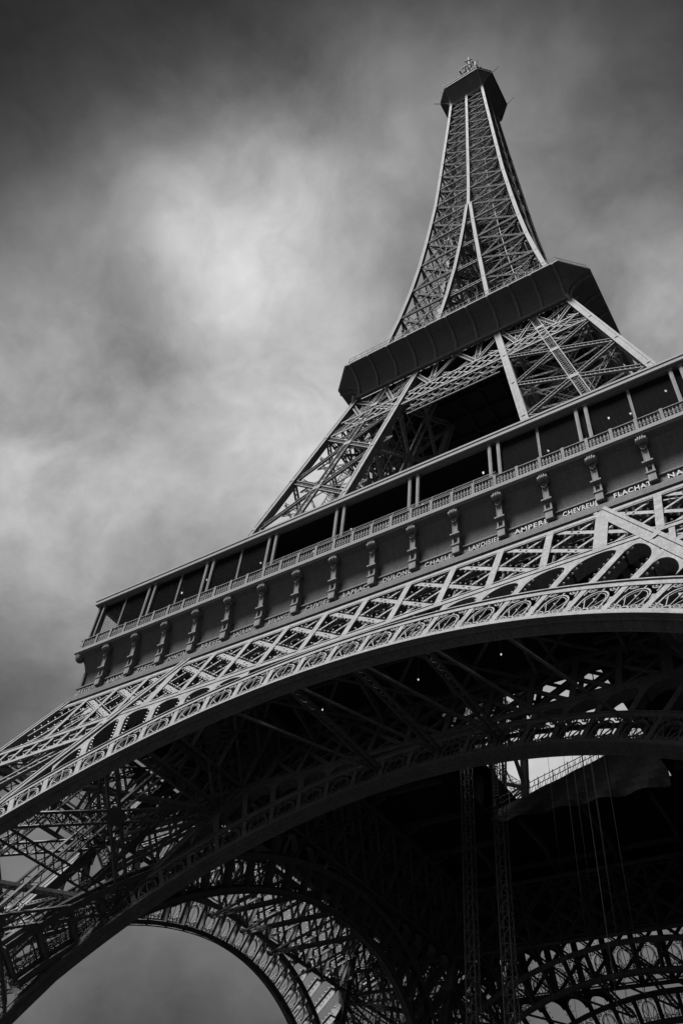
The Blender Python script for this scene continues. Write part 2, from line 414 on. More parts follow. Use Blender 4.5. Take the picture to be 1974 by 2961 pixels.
# ------------------------------------------------------------------ lower leg
ZL = [50.3, 41.2, 31.5, 21.5, 11.5, 1.0]
def leg_pt(fx, fy, z, hf, jf):
    return V(hf(z) if fx else jf(z), -(hf(z) if fy else jf(z)), z)
def make_leg(name, hf, jf, zs, pw, pname, lw, cw, ll, spine=False, dense=True):
    m = MB(); posts = []
    C4 = [(1, 1), (0, 1), (0, 0), (1, 0)]
    for a in range(4):
        p = MB()
        for z0, z1 in zip(zs[:-1], zs[1:]):
            q0 = leg_pt(*C4[a], z0, hf, jf); q1 = leg_pt(*C4[a], z1, hf, jf)
            p.post(q1, q0, pw, (0, -1, 0))
            # splice plate at the joint
            p.bar(q1 + unit(q0 - q1) * .35, q1 - unit(q0 - q1) * .2, pw * 1.03, pw * 1.03, (0, -1, 0))
        posts.append(p)
    for a in range(4):
        b = (a + 1) % 4
        for z0, z1 in zip(zs[:-1], zs[1:]):
            A0 = leg_pt(*C4[a], z0, hf, jf); A1_ = leg_pt(*C4[a], z1, hf, jf)
            B0 = leg_pt(*C4[b], z0, hf, jf); B1 = leg_pt(*C4[b], z1, hf, jf)
            n = unit(np.cross(B1 - A0, B0 - A1_))
            cen = (leg_pt(1, 1, z0, hf, jf) + leg_pt(0, 0, z0, hf, jf)) / 2
            if np.dot(n, A0 - cen) < 0: n = -n
            bl_ = (lambda *q, **k: m.boxlat(*q[:3], .7, q[3], **k)) if (dense and not spine) else m.lat
            bl_(A0, B1, lw, n, cw=cw, lw=ll, step=lw * .95); bl_(B0, A1_, lw, n, cw=cw, lw=ll, step=lw * .95)
            X = (A0 + B0 + A1_ + B1) / 4
            m.bar(X - unit(B0 - A0) * lw * .9, X + unit(B0 - A0) * lw * .9, lw * 1.3, .08, n, .2)
            if not spine:
                m.lat(A1_, B1, lw, n, cw=cw, lw=ll, step=lw * .95)
                Mi = (A1_ + B1) / 2; Mo = (A0 + B0) / 2
                m.lat(Mo, Mi, lw * .8, n, cw=.11, lw=.06, off=-.5, mode='z')
                for u_, v_ in ((Mi * .5 + X * .5, A1_ * .75 + A0 * .25), (Mi * .5 + X * .5, B1 * .75 + B0 * .25)):
                    m.lat(u_, v_, .4, n, cw=.06, lw=.045, cd=.1, off=-.4, mode='x', step=.5)
            else:
                m.lat((A0 + B0) / 2, (A1_ + B1) / 2, lw * 1.45, n, cw=cw * 1.1, lw=ll, step=lw, off=.1)
            if spine:                                     # thin bracing behind the face
                for f0, f1 in ((.0, .5), (.5, 0.), (.5, 1.), (1., .5)):
                    m.lat(A0 + (A1_ - A0) * f0 - n * 1.6, B0 + (B1 - B0) * f1 - n * 1.6, .32, n, cw=.055, lw=.04, cd=.08, mode='z', step=.7)
            if dense and not spine:                       # secondary bracing from the crossing to the posts
                m.lat(X, (A0 + A1_) / 2, lw * .55, n, cw=cw * .7, lw=ll * .8, off=-.6, mode='z')
                m.lat(X, (B0 + B1) / 2, lw * .55, n, cw=cw * .7, lw=ll * .8, off=-.6, mode='z')
    for z0, z1 in zip(zs[:-1], zs[1:]):                   # horizontal bracing, lift rails and stairs inside the leg
        q = [leg_pt(*c, z1, hf, jf) for c in C4]
        m.lat(q[0], q[2], lw * .8, (0, 0, 1), cw=cw, lw=ll); m.lat(q[1], q[3], lw * .8, (0, 0, 1), cw=cw, lw=ll)
        for fa, fb in (((.35, .35), (.65, .65), (.35, .65), (.65, .35)) if (dense and not spine) else ((.4, .4), (.6, .6))):
            def ip(z):
                h, j = hf(z), jf(z); return V(j + (h - j) * fa, -(j + (h - j) * fb), z)
            m.lat(ip(z0), ip(z1), .8, (0, -1, .3), cw=.12, lw=.07, mode='z')
        if dense:
            k = 4
            for i in range(k):                            # zigzag stair flights
                za = z0 + (z1 - z0) * i / k; zb = z0 + (z1 - z0) * (i + 1) / k
                for fb in (.5,):
                    ha, ja = hf(za), jf(za); hb, jb = hf(zb), jf(zb)
                    u0, u1 = (.30, .70) if i % 2 else (.70, .30)
                    m.lat(V(ja + (ha - ja) * u0, -(ja + (ha - ja) * fb), za), V(jb + (hb - jb) * u1, -(jb + (hb - jb) * fb), zb), .9, (0, -1, .2), cw=.1, lw=.06, mode='v')
    leg = m.build(name, IRON, tower)
    for p in posts: p.build(pname, IRON, leg)
    return leg

# ------------------------------------------------------------------ frieze with names, consoles, ledge
NAMES = ['SEGUIN', 'LALANDE', 'TRESCA', 'PONCELET', 'BRESSE', 'LAGRANGE', 'BELANGER', 'CUVIER', 'LAPLACE', 'DULONG', 'CHASLES', 'LAVOISIER', 'AMPERE', 'CHEVREUL', 'FLACHAT', 'NAVIER', 'LEGENDRE', 'CHAPTAL']
def sweep(m, prof, closed=False):
    """profile of (depth d, z): runs along the whole side at y=-d, mitred at the corners"""
    pr = prof + ([prof[0]] if closed else [])
    for (d0, z0), (d1, z1) in zip(pr[:-1], pr[1:]):
        m.raw([(-d0, -d0, z0), (d0, -d0, z0), (d1, -d1, z1), (-d1, -d1, z1)], [[0, 1, 2, 3]])
def make_frieze():
    m = MB()
    cove = [(34.60, 51.48)]
    for i in range(1, 13):
        t = i / 12; cove.append((34.60 + 1.15 * (1 - math.sqrt(max(0, 1 - t ** 2.4))) + .10 * t, 51.48 + 3.74 * t))
    sweep(m, cove)
    sweep(m, [(33.8, 55.3), (33.8, 49.16)])
    for i in range(18):                                  # thin vertical seams in the middle of every bay
        x = (i - 8.5) * P
        for (d0, z0), (d1, z1) in zip(cove[:-1], cove[1:]):
            m.bar((x, -d0 - .004, z0), (x, -d1 - .004, z1), .07, .02, (0, -1, 0))
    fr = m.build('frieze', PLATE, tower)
    # name band mouldings and belt
    b = MB()
    sweep(b, [(33.9, 49.16), (35.36, 49.22), (35.36, 49.28), (35.42, 49.30), (35.42, 49.84), (35.36, 49.86), (35.34, 49.94), (34.98, 50.30), (34.96, 50.40), (34.86, 50.42), (34.84, 51.14), (34.97, 51.18), (34.97, 51.32), (34.87, 51.36), (34.85, 51.46), (34.56, 51.50)])
    for sg in (-1, 1): pass
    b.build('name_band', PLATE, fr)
    # ledge the gallery stands on
    l = MB()
    sweep(l, [(35.4, 55.22), (35.86, 55.20), (35.88, 55.30), (36.03, 55.34), (36.05, 55.72), (35.98, 55.76), (34.9, 55.80)])
    l.build('ledge', ROOF, fr)
    return fr, cove
def coved(z, cove): return float(np.interp(z, [c[1] for c in cove], [c[0] for c in cove]))
def make_console(fr):
    m = MB()
    w = .26
    def slab(y0, y1, z0, z1, hw):
        m.box((-hw, -y1, z0), (hw, -y0, z1))
    slab(34.5, 35.42, 50.40, 51.22, .30)
    slab(34.5, 35.48, 51.22, 51.36, .36)
    slab(34.5, 35.22, 51.36, 52.30, .17)                 # niche back
    for e in (-1, 1): m.box((e * .24 - .07, -35.36, 51.36), (e * .24 + .07, -34.5, 52.30))
    m.box((-.12, -35.32, 51.98), (.12, -34.6, 52.30))
    slab(34.5, 35.46, 52.30, 52.40, .35)
    slab(34.5, 35.54, 52.40, 52.54, .42)
    # leaning shaft
    prof = [(34.5, 52.54), (35.40, 52.54), (35.42, 53.4), (35.52, 54.25), (35.40, 54.5), (34.6, 54.5)]
    m.prism([(-.24, -y, z) for y, z in prof], (.48, 0, 0))
    for e in (-1, 1): m.prism([(e * .21 - .03, -y - .03, z) for y, z in prof[1:4]] + [(e * .21 - .03, -y + .05, z) for y, z in prof[3:0:-1]], (.06, 0, 0))
    # mask under the scroll
    m.prism([(-.30, -35.60, 54.22), (.30, -35.60, 54.22), (.22, -35.60, 53.92), (0, -35.58, 53.72), (-.22, -35.60, 53.92)], (0, .12, 0))
    m.oct((0, -35.62, 54.05), .13); m.oct((-.15, -35.6, 54.12), .1); m.oct((.15, -35.6, 54.12), .1)
    o = m.build('console', IRON, fr)
    s = MB()
    for i in range(9):
        x0 = -.40 + i * .80 / 9; r = .47 if i % 2 == 0 else .39
        if i in (0, 8): r = .40
        s.cyl((x0, -35.50, 54.72), (x0 + .80 / 9 + .001, -35.50, 54.72), r, 16)
    for e in (-1, 1):
        s.cyl((e * .40, -35.50, 54.72), (e * .46, -35.50, 54.72), .26, 14); s.cyl((e * .46, -35.50, 54.72), (e * .52, -35.50, 54.72), .11, 10)
    s.box((-.33, -35.85, 55.05), (.33, -34.9, 55.21))
    s.build('scroll', IRON, o)
    return o

# ------------------------------------------------------------------ first-floor gallery
def make_gallery():
    r = MB()
    sweep(r, [(26.0, 61.95), (35.55, 61.95), (35.55, 62.06), (35.80, 62.06), (35.86, 62.16), (35.86, 62.60), (35.92, 62.62), (35.92, 62.84), (35.6, 62.9), (26.0, 63.2)])
    g = r.build('gallery', ROOF, tower)
    c = MB()
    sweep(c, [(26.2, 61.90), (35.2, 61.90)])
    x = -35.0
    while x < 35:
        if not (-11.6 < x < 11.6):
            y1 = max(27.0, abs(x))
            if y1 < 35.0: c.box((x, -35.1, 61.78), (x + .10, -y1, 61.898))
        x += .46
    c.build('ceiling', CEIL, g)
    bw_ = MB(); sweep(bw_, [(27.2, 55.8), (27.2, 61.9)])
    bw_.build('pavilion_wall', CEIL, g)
    def column(x, w):
        p = MB()
        p.bar((x, -35.42, 55.8), (x, -35.42, 62.0), w, .26, (0, -1, 0))
        p.bar((x, -35.56, 56.9), (x, -35.56, 61.9), w * .4, .04, (0, -1, 0))
        p.box((x - w * .75, -35.62, 55.79), (x + w * .75, -35.2, 57.25)); p.box((x - w * .7, -35.6, 61.7), (x + w * .7, -35.2, 62.04))
        p.build('column', IRON, g)
    for k in (-7, -5, -3, -1, 1, 3, 5, 7):
        for e in (-1, 1): column(k * P + e * .41, .30)
    for e in (-1, 1):
        column(e * 35.25, .24); column(e * 34.55, .24)
    for k in (-8, -6, -4, 4, 6, 8):
        q = MB(); x = k * P
        for e in (-1, 1): q.box((x + e * .08 - .03, -35.38, 55.8), (x + e * .08 + .03, -35.30, 62.0))
        q.box((x - .045, -35.345, 55.8), (x + .045, -35.325, 62.0))
        q.box((x - .14, -35.5, 55.8), (x + .14, -35.2, 57.2))
        q.build('mullion', IRON, g)
    # balustrade
    b = MB()
    b.box((-35.8, -35.86, 57.06), (35.8, -35.66, 57.14)); b.box((-35.8, -35.84, 55.86), (35.8, -35.68, 55.98)); b.box((-35.8, -35.80, 56.43), (35.8, -35.72, 56.48))
    n = 36
    for i in range(n + 1):
        x = -35.345 + i * P / 2
        b.box((x - .13, -35.90, 55.79), (x + .13, -35.62, 57.20))
        if i < n:
            for j in range(1, 7):
                xx = x + j * P / 2 / 7
                b.box((xx - .035, -35.79, 55.98), (xx + .035, -35.73, 57.02))
                b.box((xx - .10, -35.80, 56.55), (xx + .10, -35.72, 56.68)); b.box((xx - .10, -35.80, 56.18), (xx + .10, -35.72, 56.30))
    b.build('balustrade', IRON, g)
    # curved anti-climb rail over the open middle bays
    a = MB()
    x = -3 * P
    while x < 3 * P - .1:
        q = [(x, -35.7, 57.2), (x, -35.66, 57.75), (x, -35.5, 58.05), (x, -35.2, 58.15)]
        a.path(q, .06, .05, (1, 0, 0)); x += P / 2
    for y, z in ((35.7, 57.45), (35.66, 57.75), (35.5, 58.05), (35.2, 58.15)):
        a.bar((-3 * P, -y, z), (3 * P, -y, z), .035, .035, (0, -1, 0))
    a.build('safety_rail', IRON, g)
    # diamond wire mesh in the outer bays
    for x0, x1 in ((-35.0, -11.9), (11.9, 35.0)):
        w = MB()
        z0, z1 = 57.2, 61.9; st = .24
        k = x0 - (z1 - z0)
        while k < x1:
            for sg in (-1, 1):
                a0 = k; a1 = k + (z1 - z0)
                f0 = max(0, (x0 - a0) / (a1 - a0)); f1 = min(1, (x1 - a0) / (a1 - a0))
                if f1 > f0:
                    if sg > 0: pa, pb = (z0 + f0 * (z1 - z0), z0 + f1 * (z1 - z0))
                    else: pa, pb = (z1 - f0 * (z1 - z0), z1 - f1 * (z1 - z0))
                    w.bar((a0 + f0 * (a1 - a0), -35.28 - .012 * sg, pa), (a0 + f1 * (a1 - a0), -35.28 - .012 * sg, pb), .010, .010, (0, -1, 0))
            k += st
        w.build('wire_mesh', WIRE, g)
    return g

# ------------------------------------------------------------------ first floor deck, beams and bracing below it
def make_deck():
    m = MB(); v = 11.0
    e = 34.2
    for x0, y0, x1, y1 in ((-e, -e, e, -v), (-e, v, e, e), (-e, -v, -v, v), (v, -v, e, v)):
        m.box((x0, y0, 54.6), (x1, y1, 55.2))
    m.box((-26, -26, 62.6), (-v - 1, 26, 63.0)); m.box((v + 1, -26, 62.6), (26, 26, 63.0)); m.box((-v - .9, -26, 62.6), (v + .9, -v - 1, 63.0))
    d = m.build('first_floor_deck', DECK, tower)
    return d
def make_bracing():
    m = MB()
    ya, yb = -33.6, -19.5
    for i in range(-4, 3):
        x = i * 7.86
        m.bar((x, ya, 49.5), (x + 14.1, yb, 49.5), .34, .12, (0, 0, 1)); m.bar((x + 14.1, ya, 49.7), (x, yb, 49.7), .30, .12, (0, 0, 1))
    for i in range(-4, 5, 2):
        x = i * P
        m.lat((x, ya, 49.0), (x, yb, 54.0), .5, (1, 0, 0), mode='z', cw=.14); m.lat((x, ya, 54.0), (x, yb, 49.0), .5, (1, 0, 0), mode='z', cw=.14)
        m.bar((x, ya, 54.3), (x, -12, 54.3), .35, .6, (0, 0, 1))
    for y in (-30, -26, -22):
        m.bar((-34, y, 53.7), (34, y, 53.7), .3, .5, (0, 0, 1))
    # ties between the outer and the inner arch
    for n in range(-10, 11, 2):
        a = A1(R1 - .3, n * DTH, -.9); b = A1(R1 - .3, n * DTH, 0) + V(0, PW, 0)
        if abs(n) <= 2: m.lat(a, b, .55, (0, 0, 1), mode='z', cw=.16)
        a2 = A1(R1 - .3, (n + 2) * DTH, 0) + V(0, PW, 0)
        if abs(n) <= 4: m.bar(a, a2, .2, .2, (0, 0, 1))
    return m.build('floor_bracing', IRON, tower)

# ------------------------------------------------------------------ belt truss and bracing under the second platform
K2 = .234
N2 = unit((0, -1, K2))
def F2(x, z, off=0.0): return V(x, -h2(z), z) + N2 * off
def make_belt():
    m = MB()
    zb, zt = 100.5, 104.2
    for off in (0.12, -.9):
        for z, w in ((zb, .36), (zt, .36), (zb + .5, .1)): m.bar(F2(-h2(z), z), F2(h2(z), z), w, .14, N2, off)
        k = 22; L_ = h2(zb) * 2
        for i in range(-2, k):
            x0 = -h2(zb) + L_ * i / k; x1 = x0 + L_ * 2.0 / k
            for a, b in ((x0, x1), (x1, x0)):
                za, zc = zb, zt
                if min(a, b) < -h2(zt): continue
                if max(a, b) > h2(zt): continue
                m.bar(F2(a, za), F2(b, zc), .24, .07, N2, off - (.0 if a < b else .06))
    # struts between belt and platform
    zt2 = 111.5
    xs = [-h2(107), -12.2, -i2(107), 0, i2(107), 12.2, h2(107)]
    for a, b in zip(xs[:-1], xs[1:]):
        mid = (a + b) / 2
        m.lat(F2(a, zt2), F2(mid, zt), .55, N2, cw=.14, lw=.08); m.lat(F2(b, zt2), F2(mid, zt), .55, N2, cw=.14, lw=.08)
        m.lat(F2(a, zt + .4), F2(mid, 108.0), .5, N2, cw=.14, lw=.08, off=-.3); m.lat(F2(b, zt + .4), F2(mid, 108.0), .5, N2, cw=.14, lw=.08, off=-.3)
        m.lat(F2(mid, zt), F2(mid, zt2), .7, N2, cw=.14, lw=.08, off=-.2)
    # lower trellis fringe in the middle gap
    for i in range(-5, 5):
        x = i * 1.35
        m.bar(F2(x, 98.9, -.9), F2(x + 1.35, zb, -.9), .16, .08, N2); m.bar(F2(x + 1.35, 98.9, -.9), F2(x, zb, -.9), .16, .08, N2, -.08)
    m.bar(F2(-7, 98.8, -.9), F2(7, 98.8, -.9), .25, .15, N2)
    return m.build('belt_truss', IRON, tower)

# ------------------------------------------------------------------ flared platforms
def flare(m, b, zb, r, c, zr, g, k=10, corner=True):
    rows = []; cor = []
    for i in range(k + 1):
        t = i / k; q = g(t); z = zb + (zr - zb) * t
        d = b + (r - b) * q; e = b + (c - b) * q
        rows.append([(-e, -d, z), (e, -d, z)]); cor.append([(e, -d, z), (d, -e, z)])
    m.grid(rows)
    if corner: m.grid(cor)
    return rows, cor
def make_platform2():
    b, zb, r, c, zr = 17.47, 112.1, 21.0, 17.65, 116.55
    g = lambda t: 0.0 if t < .22 else 1 - math.sqrt(max(0, 1 - ((t - .22) / .78) ** 2)) ** 1.0
    m = MB(); rows, cor = flare(m, b, zb, r, c, zr, g, 14)
    for i in range(10):
        for f in (1 / 3, 2 / 3):
            x = -16.9 + (i + f) * 3.38
            for r0, r1 in zip(rows[:-6], rows[1:-5]):
                m.bar((x, r0[0][1] - .004, r0[0][2]), (x, r1[0][1] - .004, r1[0][2]), .06, .03, (0, -1, 0))
    m.bar((-b, -rows[7][0][1] * -1 - .01, rows[7][0][2]), (b, rows[7][0][1] - .01, rows[7][0][2]), .07, .03, (0, -1, -.4))
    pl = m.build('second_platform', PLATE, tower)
    ed = MB()
    ed.bar((-b - .1, -b - .08, zb - .05), (b + .1, -b - .08, zb - .12), .62, .5, (0, -1, 0))
    for z, o, w in ((zr + .12, .06, .3), (zr + .42, -.08, .12)):
        ed.bar((-c - o, -r - o, z), (c + o, -r - o, z), w, .16, (0, -1, 0)); ed.bar((c + o, -r - o, z), (r + o, -c - o, z), w, .16, (1, -1, 0))
    ed.build('platform_edge', IRON, pl)
    # underside of the floor
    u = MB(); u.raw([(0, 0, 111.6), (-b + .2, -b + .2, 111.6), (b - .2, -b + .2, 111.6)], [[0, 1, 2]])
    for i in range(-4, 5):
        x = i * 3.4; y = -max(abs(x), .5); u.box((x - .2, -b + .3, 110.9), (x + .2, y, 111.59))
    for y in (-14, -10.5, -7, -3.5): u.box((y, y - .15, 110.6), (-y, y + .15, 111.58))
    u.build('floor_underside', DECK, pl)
    def rib(x, s=0):
        q = MB()
        for k, ((r0, r1)) in enumerate(zip(rows[:-1], rows[1:])):
            p0 = V(x, r0[0][1], r0[0][2]); p1 = V(x, r1[0][1], r1[0][2])
            q.bar(p0 + V(0, -.12, -.06), p1 + V(0, -.12, -.06), .38, .40, (0, -1, -.5))
        q.box((x - .24, -b - .30, zb + 1.2), (x + .24, -b, zb + 1.36))
        q.build('rib', IRON, pl)
    for i in range(11): rib(-16.9 + i * 3.38)
    # railing
    q = MB()
    def rail(p0, p1, n):
        p0, p1 = V(*p0), V(*p1); ln = np.linalg.norm(p1 - p0); k = int(ln / 1.1)
        for z in (.35, .75, 1.15, 2.0): q.bar(p0 + (0, 0, z), p1 + (0, 0, z), .06, .06, n)
        for i in range(k + 1):
            o = p0 + (p1 - p0) * i / k; q.bar(o, o + V(0, 0, 2.0), .06, .06, n)
            if i < k and i % 3 == 0: q.bar(o, o + (p1 - p0) / k + V(0, 0, 2.0), .04, .04, n)
    rail((-c + .4, -r + .35, zr + .4), (c - .4, -r + .35, zr + .4), (0, -1, 0)); rail((c - .4, -r + .35, zr + .4), (r - .35, -c + .4, zr + .4), (1, -1, 0))
    q.build('railing', IRON, pl)
    return pl

# ------------------------------------------------------------------ upper spire
ZH = [117, 128.5, 139.5, 150.5, 161.8, 173.0, 183.3, 193.2, 202.8, 212.0, 220.8, 229.2, 236.8, 244.2, 251.4, 258.3, 264.5, 270.0]
def make_spire():
    m = MB()
    n = V(0, -1, .12)
    f3 = lambda x, z, off=0.0: V(x, -h3(z) - off, z)
    for z0, z1 in zip(ZH[:-1], ZH[1:]):
        lw = .62 if z0 < 190 else .45
        cw = .11 if z0 < 190 else .10
        for sg in (-1, 1):
            a0 = f3(sg * h3(z0), z0); a1 = f3(sg * h3(z1), z1)
            j0 = i3(z0) if z0 < 184 else 0; j1 = i3(z1) if z1 < 184 else 0
            b0 = f3(sg * j0, z0); b1 = f3(sg * j1, z1)
            m.lat(a1, b1, lw * .8, n, cw=cw, lw=.07, step=.8, off=.05)
            m.lat(a0, b1, lw * .6, n, cw=cw * .55, lw=.045, cd=.16, step=.8, off=-.1); m.lat(b0, a1, lw * .6, n, cw=cw * .55, lw=.045, cd=.16, step=.8, off=-.2)
            # second plane of bracing just inside the face
            o = V(0, 1.3, 0)
            m.bar(a1 + o, b1 + o, .2, .12, n)
            m.bar((a0 + b0) / 2 + o, (a1 + b1) / 2 + o, .12, .12, n)
            for dd_, w_ in (((.9, .07), (1.9, .08), (3.0, .08)) if z0 > 165 else ((1.6, .07),)):
                o2 = V(0, dd_, 0); zm = (a0 + a1) / 2; zn = (b0 + b1) / 2
                for u_, v_ in ((a0, zn), (zm, b0), (zm, b1), (a1, zn)): m.bar(u_ + o2, v_ + o2, w_, .08, n)
                m.bar(zm + o2, zn + o2, w_, .08, n)
            if z0 < 184:                                 # bracing across the leg, inner face
                c0 = V(sg * j0, -j0, z0); c1 = V(sg * j1, -j1, z1)
                m.lat(b0, c1, .6, (sg, 0, .1), cw=.15, lw=.08, mode='z'); m.lat(c0, b1, .6, (sg, 0, .1), cw=.15, lw=.08, mode='z')
                m.lat(b1, c1, .6, (sg, 0, .1), cw=.15, lw=.08, mode='z')
                if j1 > .8:
                    m.lat(f3(-j1, z1), f3(j1, z1), .9, n, cw=.16, lw=.1, off=-.3) if sg > 0 else None
        # horizontal ties through the core
        h = h3(z1)
        m.bar((-h, -h, z1), (h * .0, 0, z1), .3, .25, (0, 0, 1)); m.bar((h, -h, z1), (0, 0, z1), .3, .25, (0, 0, 1))
        m.bar((0, -h, z1), (0, 0, z1), .3, .25, (0, 0, 1))
        if z0 > 165: m.lat((-h * .55, -h, z1), (-h * .55, 0, z1), .5, (0, 0, 1), mode='z'); m.lat((h * .55, -h, z1), (h * .55, 0, z1), .5, (0, 0, 1), mode='z')
    sp = m.build('spire_side', IRON, tower)
    def curve_post(fx, fy, w, zs, name):
        q = MB()
        for z0, z1 in zip(zs[:-1], zs[1:]):
            q.post(V(fx(z0), fy(z0), z0), V(fx(z1), fy(z1), z1), w, (0, -1, 0))
            q.bar(V(fx(z1), fy(z1), z1 - .5), V(fx(z1), fy(z1), z1 + .02), w * 1.1, w * 1.1, (0, -1, 0))
        return q.build(name, IRON, sp)
    curve_post(lambda z: h3(z), lambda z: -h3(z), .72, ZH, 'corner_post')
    zz = [z for z in ZH if z < 183] + [183.3]
    for sg in (-1, 1): curve_post(lambda z: sg * i3(z), lambda z: -h3(z) - .02, .68, zz, 'inner_post')
    curve_post(lambda z: 0.0, lambda z: -h3(z) - .04, .70, [z for z in ZH if z > 183], 'middle_post')
    # lift shaft and stairs in the core
    c = MB()
    for z0, z1 in zip(ZH[:-1], ZH[1:]):
        a = min(3.6, h3(z0) * .5)
        k = 3
        for i in range(k):
            za = z0 + (z1 - z0) * i / k; zb = z0 + (z1 - z0) * (i + 1) / k
            c.bar((-a, -a, za), (a, -a, zb), .16, .1, (0, -1, 0)); c.bar((a, -a, za), (-a, -a, zb), .16, .1, (0, -1, 0), .11)
            c.bar((-a, -a, zb), (a, -a, zb), .28, .14, (0, -1, 0))
        for x in (-a, -a * .5, 0, a * .5): c.bar((x, -a, z0), (x, -a, z1), .26, .2, (0, -1, 0))
        c.box((-a * .42, -a * .9, z0), (a * .42, -a * .86, z1))
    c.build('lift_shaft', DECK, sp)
    return sp

# ------------------------------------------------------------------ summit
def make_summit():
    b, zb, r, c, zr = 5.0, 269.3, 8.32, 5.22, 276.5
    g = lambda t: t ** 2.0 * .75 + t * .25
    m = MB(); rows, cor = flare(m, b, zb, r, c, zr, g, 10)
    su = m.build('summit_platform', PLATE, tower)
    q = MB()
    for e in (-1, 1):
        pts = [V(e * (b + (c - b) * g(t)), -(b + (r - b) * g(t)) - .06, zb + (zr - zb) * t) for t in np.linspace(0, 1, 11)]
        q.path(pts, .42, .2, (0, -1, -.3))
    q.build('corner_ribs', IRON, su)
    f = MB()
    for z, o, w in ((zr + .15, .08, .4), (zr + .95, -.05, 1.1), (zr + 1.7, .1, .3)):
        f.bar((-c - o * .4, -r - o, z), (c + o * .4, -r - o, z), w, .2, (0, -1, 0)); f.bar((c + o * .4, -r - o, z), (r + o, -c - o * .4, z), w, .2, (1, -1, 0))
    f.raw([(0, 0, zr + 1.8), (-c, -r, zr + 1.8), (c, -r, zr + 1.8), (r, -c, zr + 1.8)], [[0, 1, 2, 3]])
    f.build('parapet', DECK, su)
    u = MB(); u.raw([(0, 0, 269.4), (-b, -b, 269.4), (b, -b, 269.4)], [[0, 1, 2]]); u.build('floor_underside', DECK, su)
    rr = MB()
    for i in range(12):
        x = -c + 2 * c * i / 11; rr.bar((x, -r + .2, zr + 1.7), (x, -r + .2, zr + 3.2), .09, .09, (0, -1, 0))
    for z in (2.4, 3.2): rr.bar((-c, -r + .2, zr + z), (c, -r + .2, zr + z), .07, .07, (0, -1, 0))
    rr.build('railing', IRON, su)
    return su
def make_mast():
    m = MB()
    for sx in (-1, 1):
        for sy in (-1, 1): m.bar((sx * 1.6, sy * 1.6, 278), (sx * .55, sy * .55, 312), .28, .28, (0, -1, 0))
    for i in range(17):
        z = 278 + i * 2.0; a = 1.6 - 1.05 * i / 17; b = 1.6 - 1.05 * (i + 1) / 17
        for k in range(4):
            c0, c1 = [(-1, -1), (1, -1), (1, 1), (-1, 1)][k], [(1, -1), (1, 1), (-1, 1), (-1, -1)][k]
            m.bar((c0[0] * a, c0[1] * a, z), (c1[0] * b, c1[1] * b, z + 2), .12, .12, (0, 0, 1)); m.bar((c0[0] * a, c0[1] * a, z), (c1[0] * a, c1[1] * a, z), .12, .12, (0, 0, 1))
    m.cyl((0, 0, 308), (0, 0, 327), .55, 10, .4)
    m.box((-3, -3, 278.3), (3, 3, 283)); m.cyl((0, 0, 283), (0, 0, 288), 2.4, 12, 1.4)
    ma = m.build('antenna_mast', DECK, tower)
    def arm(d, z, ln, hh):
        q = MB(); d = unit((d[0], d[1], 0)); s = V(-d[1], d[0], 0)
        for e in (-.5, .5):
            q.bar(V(0, 0, z) + s * e, V(0, 0, z) + d * ln + s * e, .24, .24, (0, 0, 1))
        q.bar(V(0, 0, z) + d * ln - s * hh, V(0, 0, z) + d * ln + s * hh, .34, .4, (0, 0, 1))
        for e in (-hh, -hh / 3, hh / 3, hh): q.bar(V(0, 0, z) + d * ln + s * e - V(0, 0, .8), V(0, 0, z) + d * ln + s * e + V(0, 0, .8), .16, .16, d)
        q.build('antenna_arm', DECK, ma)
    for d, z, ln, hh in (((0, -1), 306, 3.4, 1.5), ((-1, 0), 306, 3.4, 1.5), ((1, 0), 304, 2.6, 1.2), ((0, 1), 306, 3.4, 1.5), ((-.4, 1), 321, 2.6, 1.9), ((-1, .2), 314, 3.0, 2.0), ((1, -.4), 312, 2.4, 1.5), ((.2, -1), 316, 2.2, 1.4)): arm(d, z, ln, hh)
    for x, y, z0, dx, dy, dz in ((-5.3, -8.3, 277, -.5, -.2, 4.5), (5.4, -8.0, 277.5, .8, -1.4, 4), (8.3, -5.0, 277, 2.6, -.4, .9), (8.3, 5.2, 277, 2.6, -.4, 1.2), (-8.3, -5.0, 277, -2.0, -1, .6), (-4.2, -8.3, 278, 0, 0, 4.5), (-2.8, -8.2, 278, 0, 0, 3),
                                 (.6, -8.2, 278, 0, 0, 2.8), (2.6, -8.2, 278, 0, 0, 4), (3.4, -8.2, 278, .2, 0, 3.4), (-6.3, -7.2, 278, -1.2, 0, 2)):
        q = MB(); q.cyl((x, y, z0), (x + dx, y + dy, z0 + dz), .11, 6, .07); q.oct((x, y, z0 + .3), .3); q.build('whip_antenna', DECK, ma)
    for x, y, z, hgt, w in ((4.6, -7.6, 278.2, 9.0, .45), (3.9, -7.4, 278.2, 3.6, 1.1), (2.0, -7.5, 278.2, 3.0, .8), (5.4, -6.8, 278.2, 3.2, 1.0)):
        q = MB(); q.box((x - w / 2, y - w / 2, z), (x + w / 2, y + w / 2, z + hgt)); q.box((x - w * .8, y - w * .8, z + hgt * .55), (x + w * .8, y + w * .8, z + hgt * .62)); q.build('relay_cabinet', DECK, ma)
    return ma

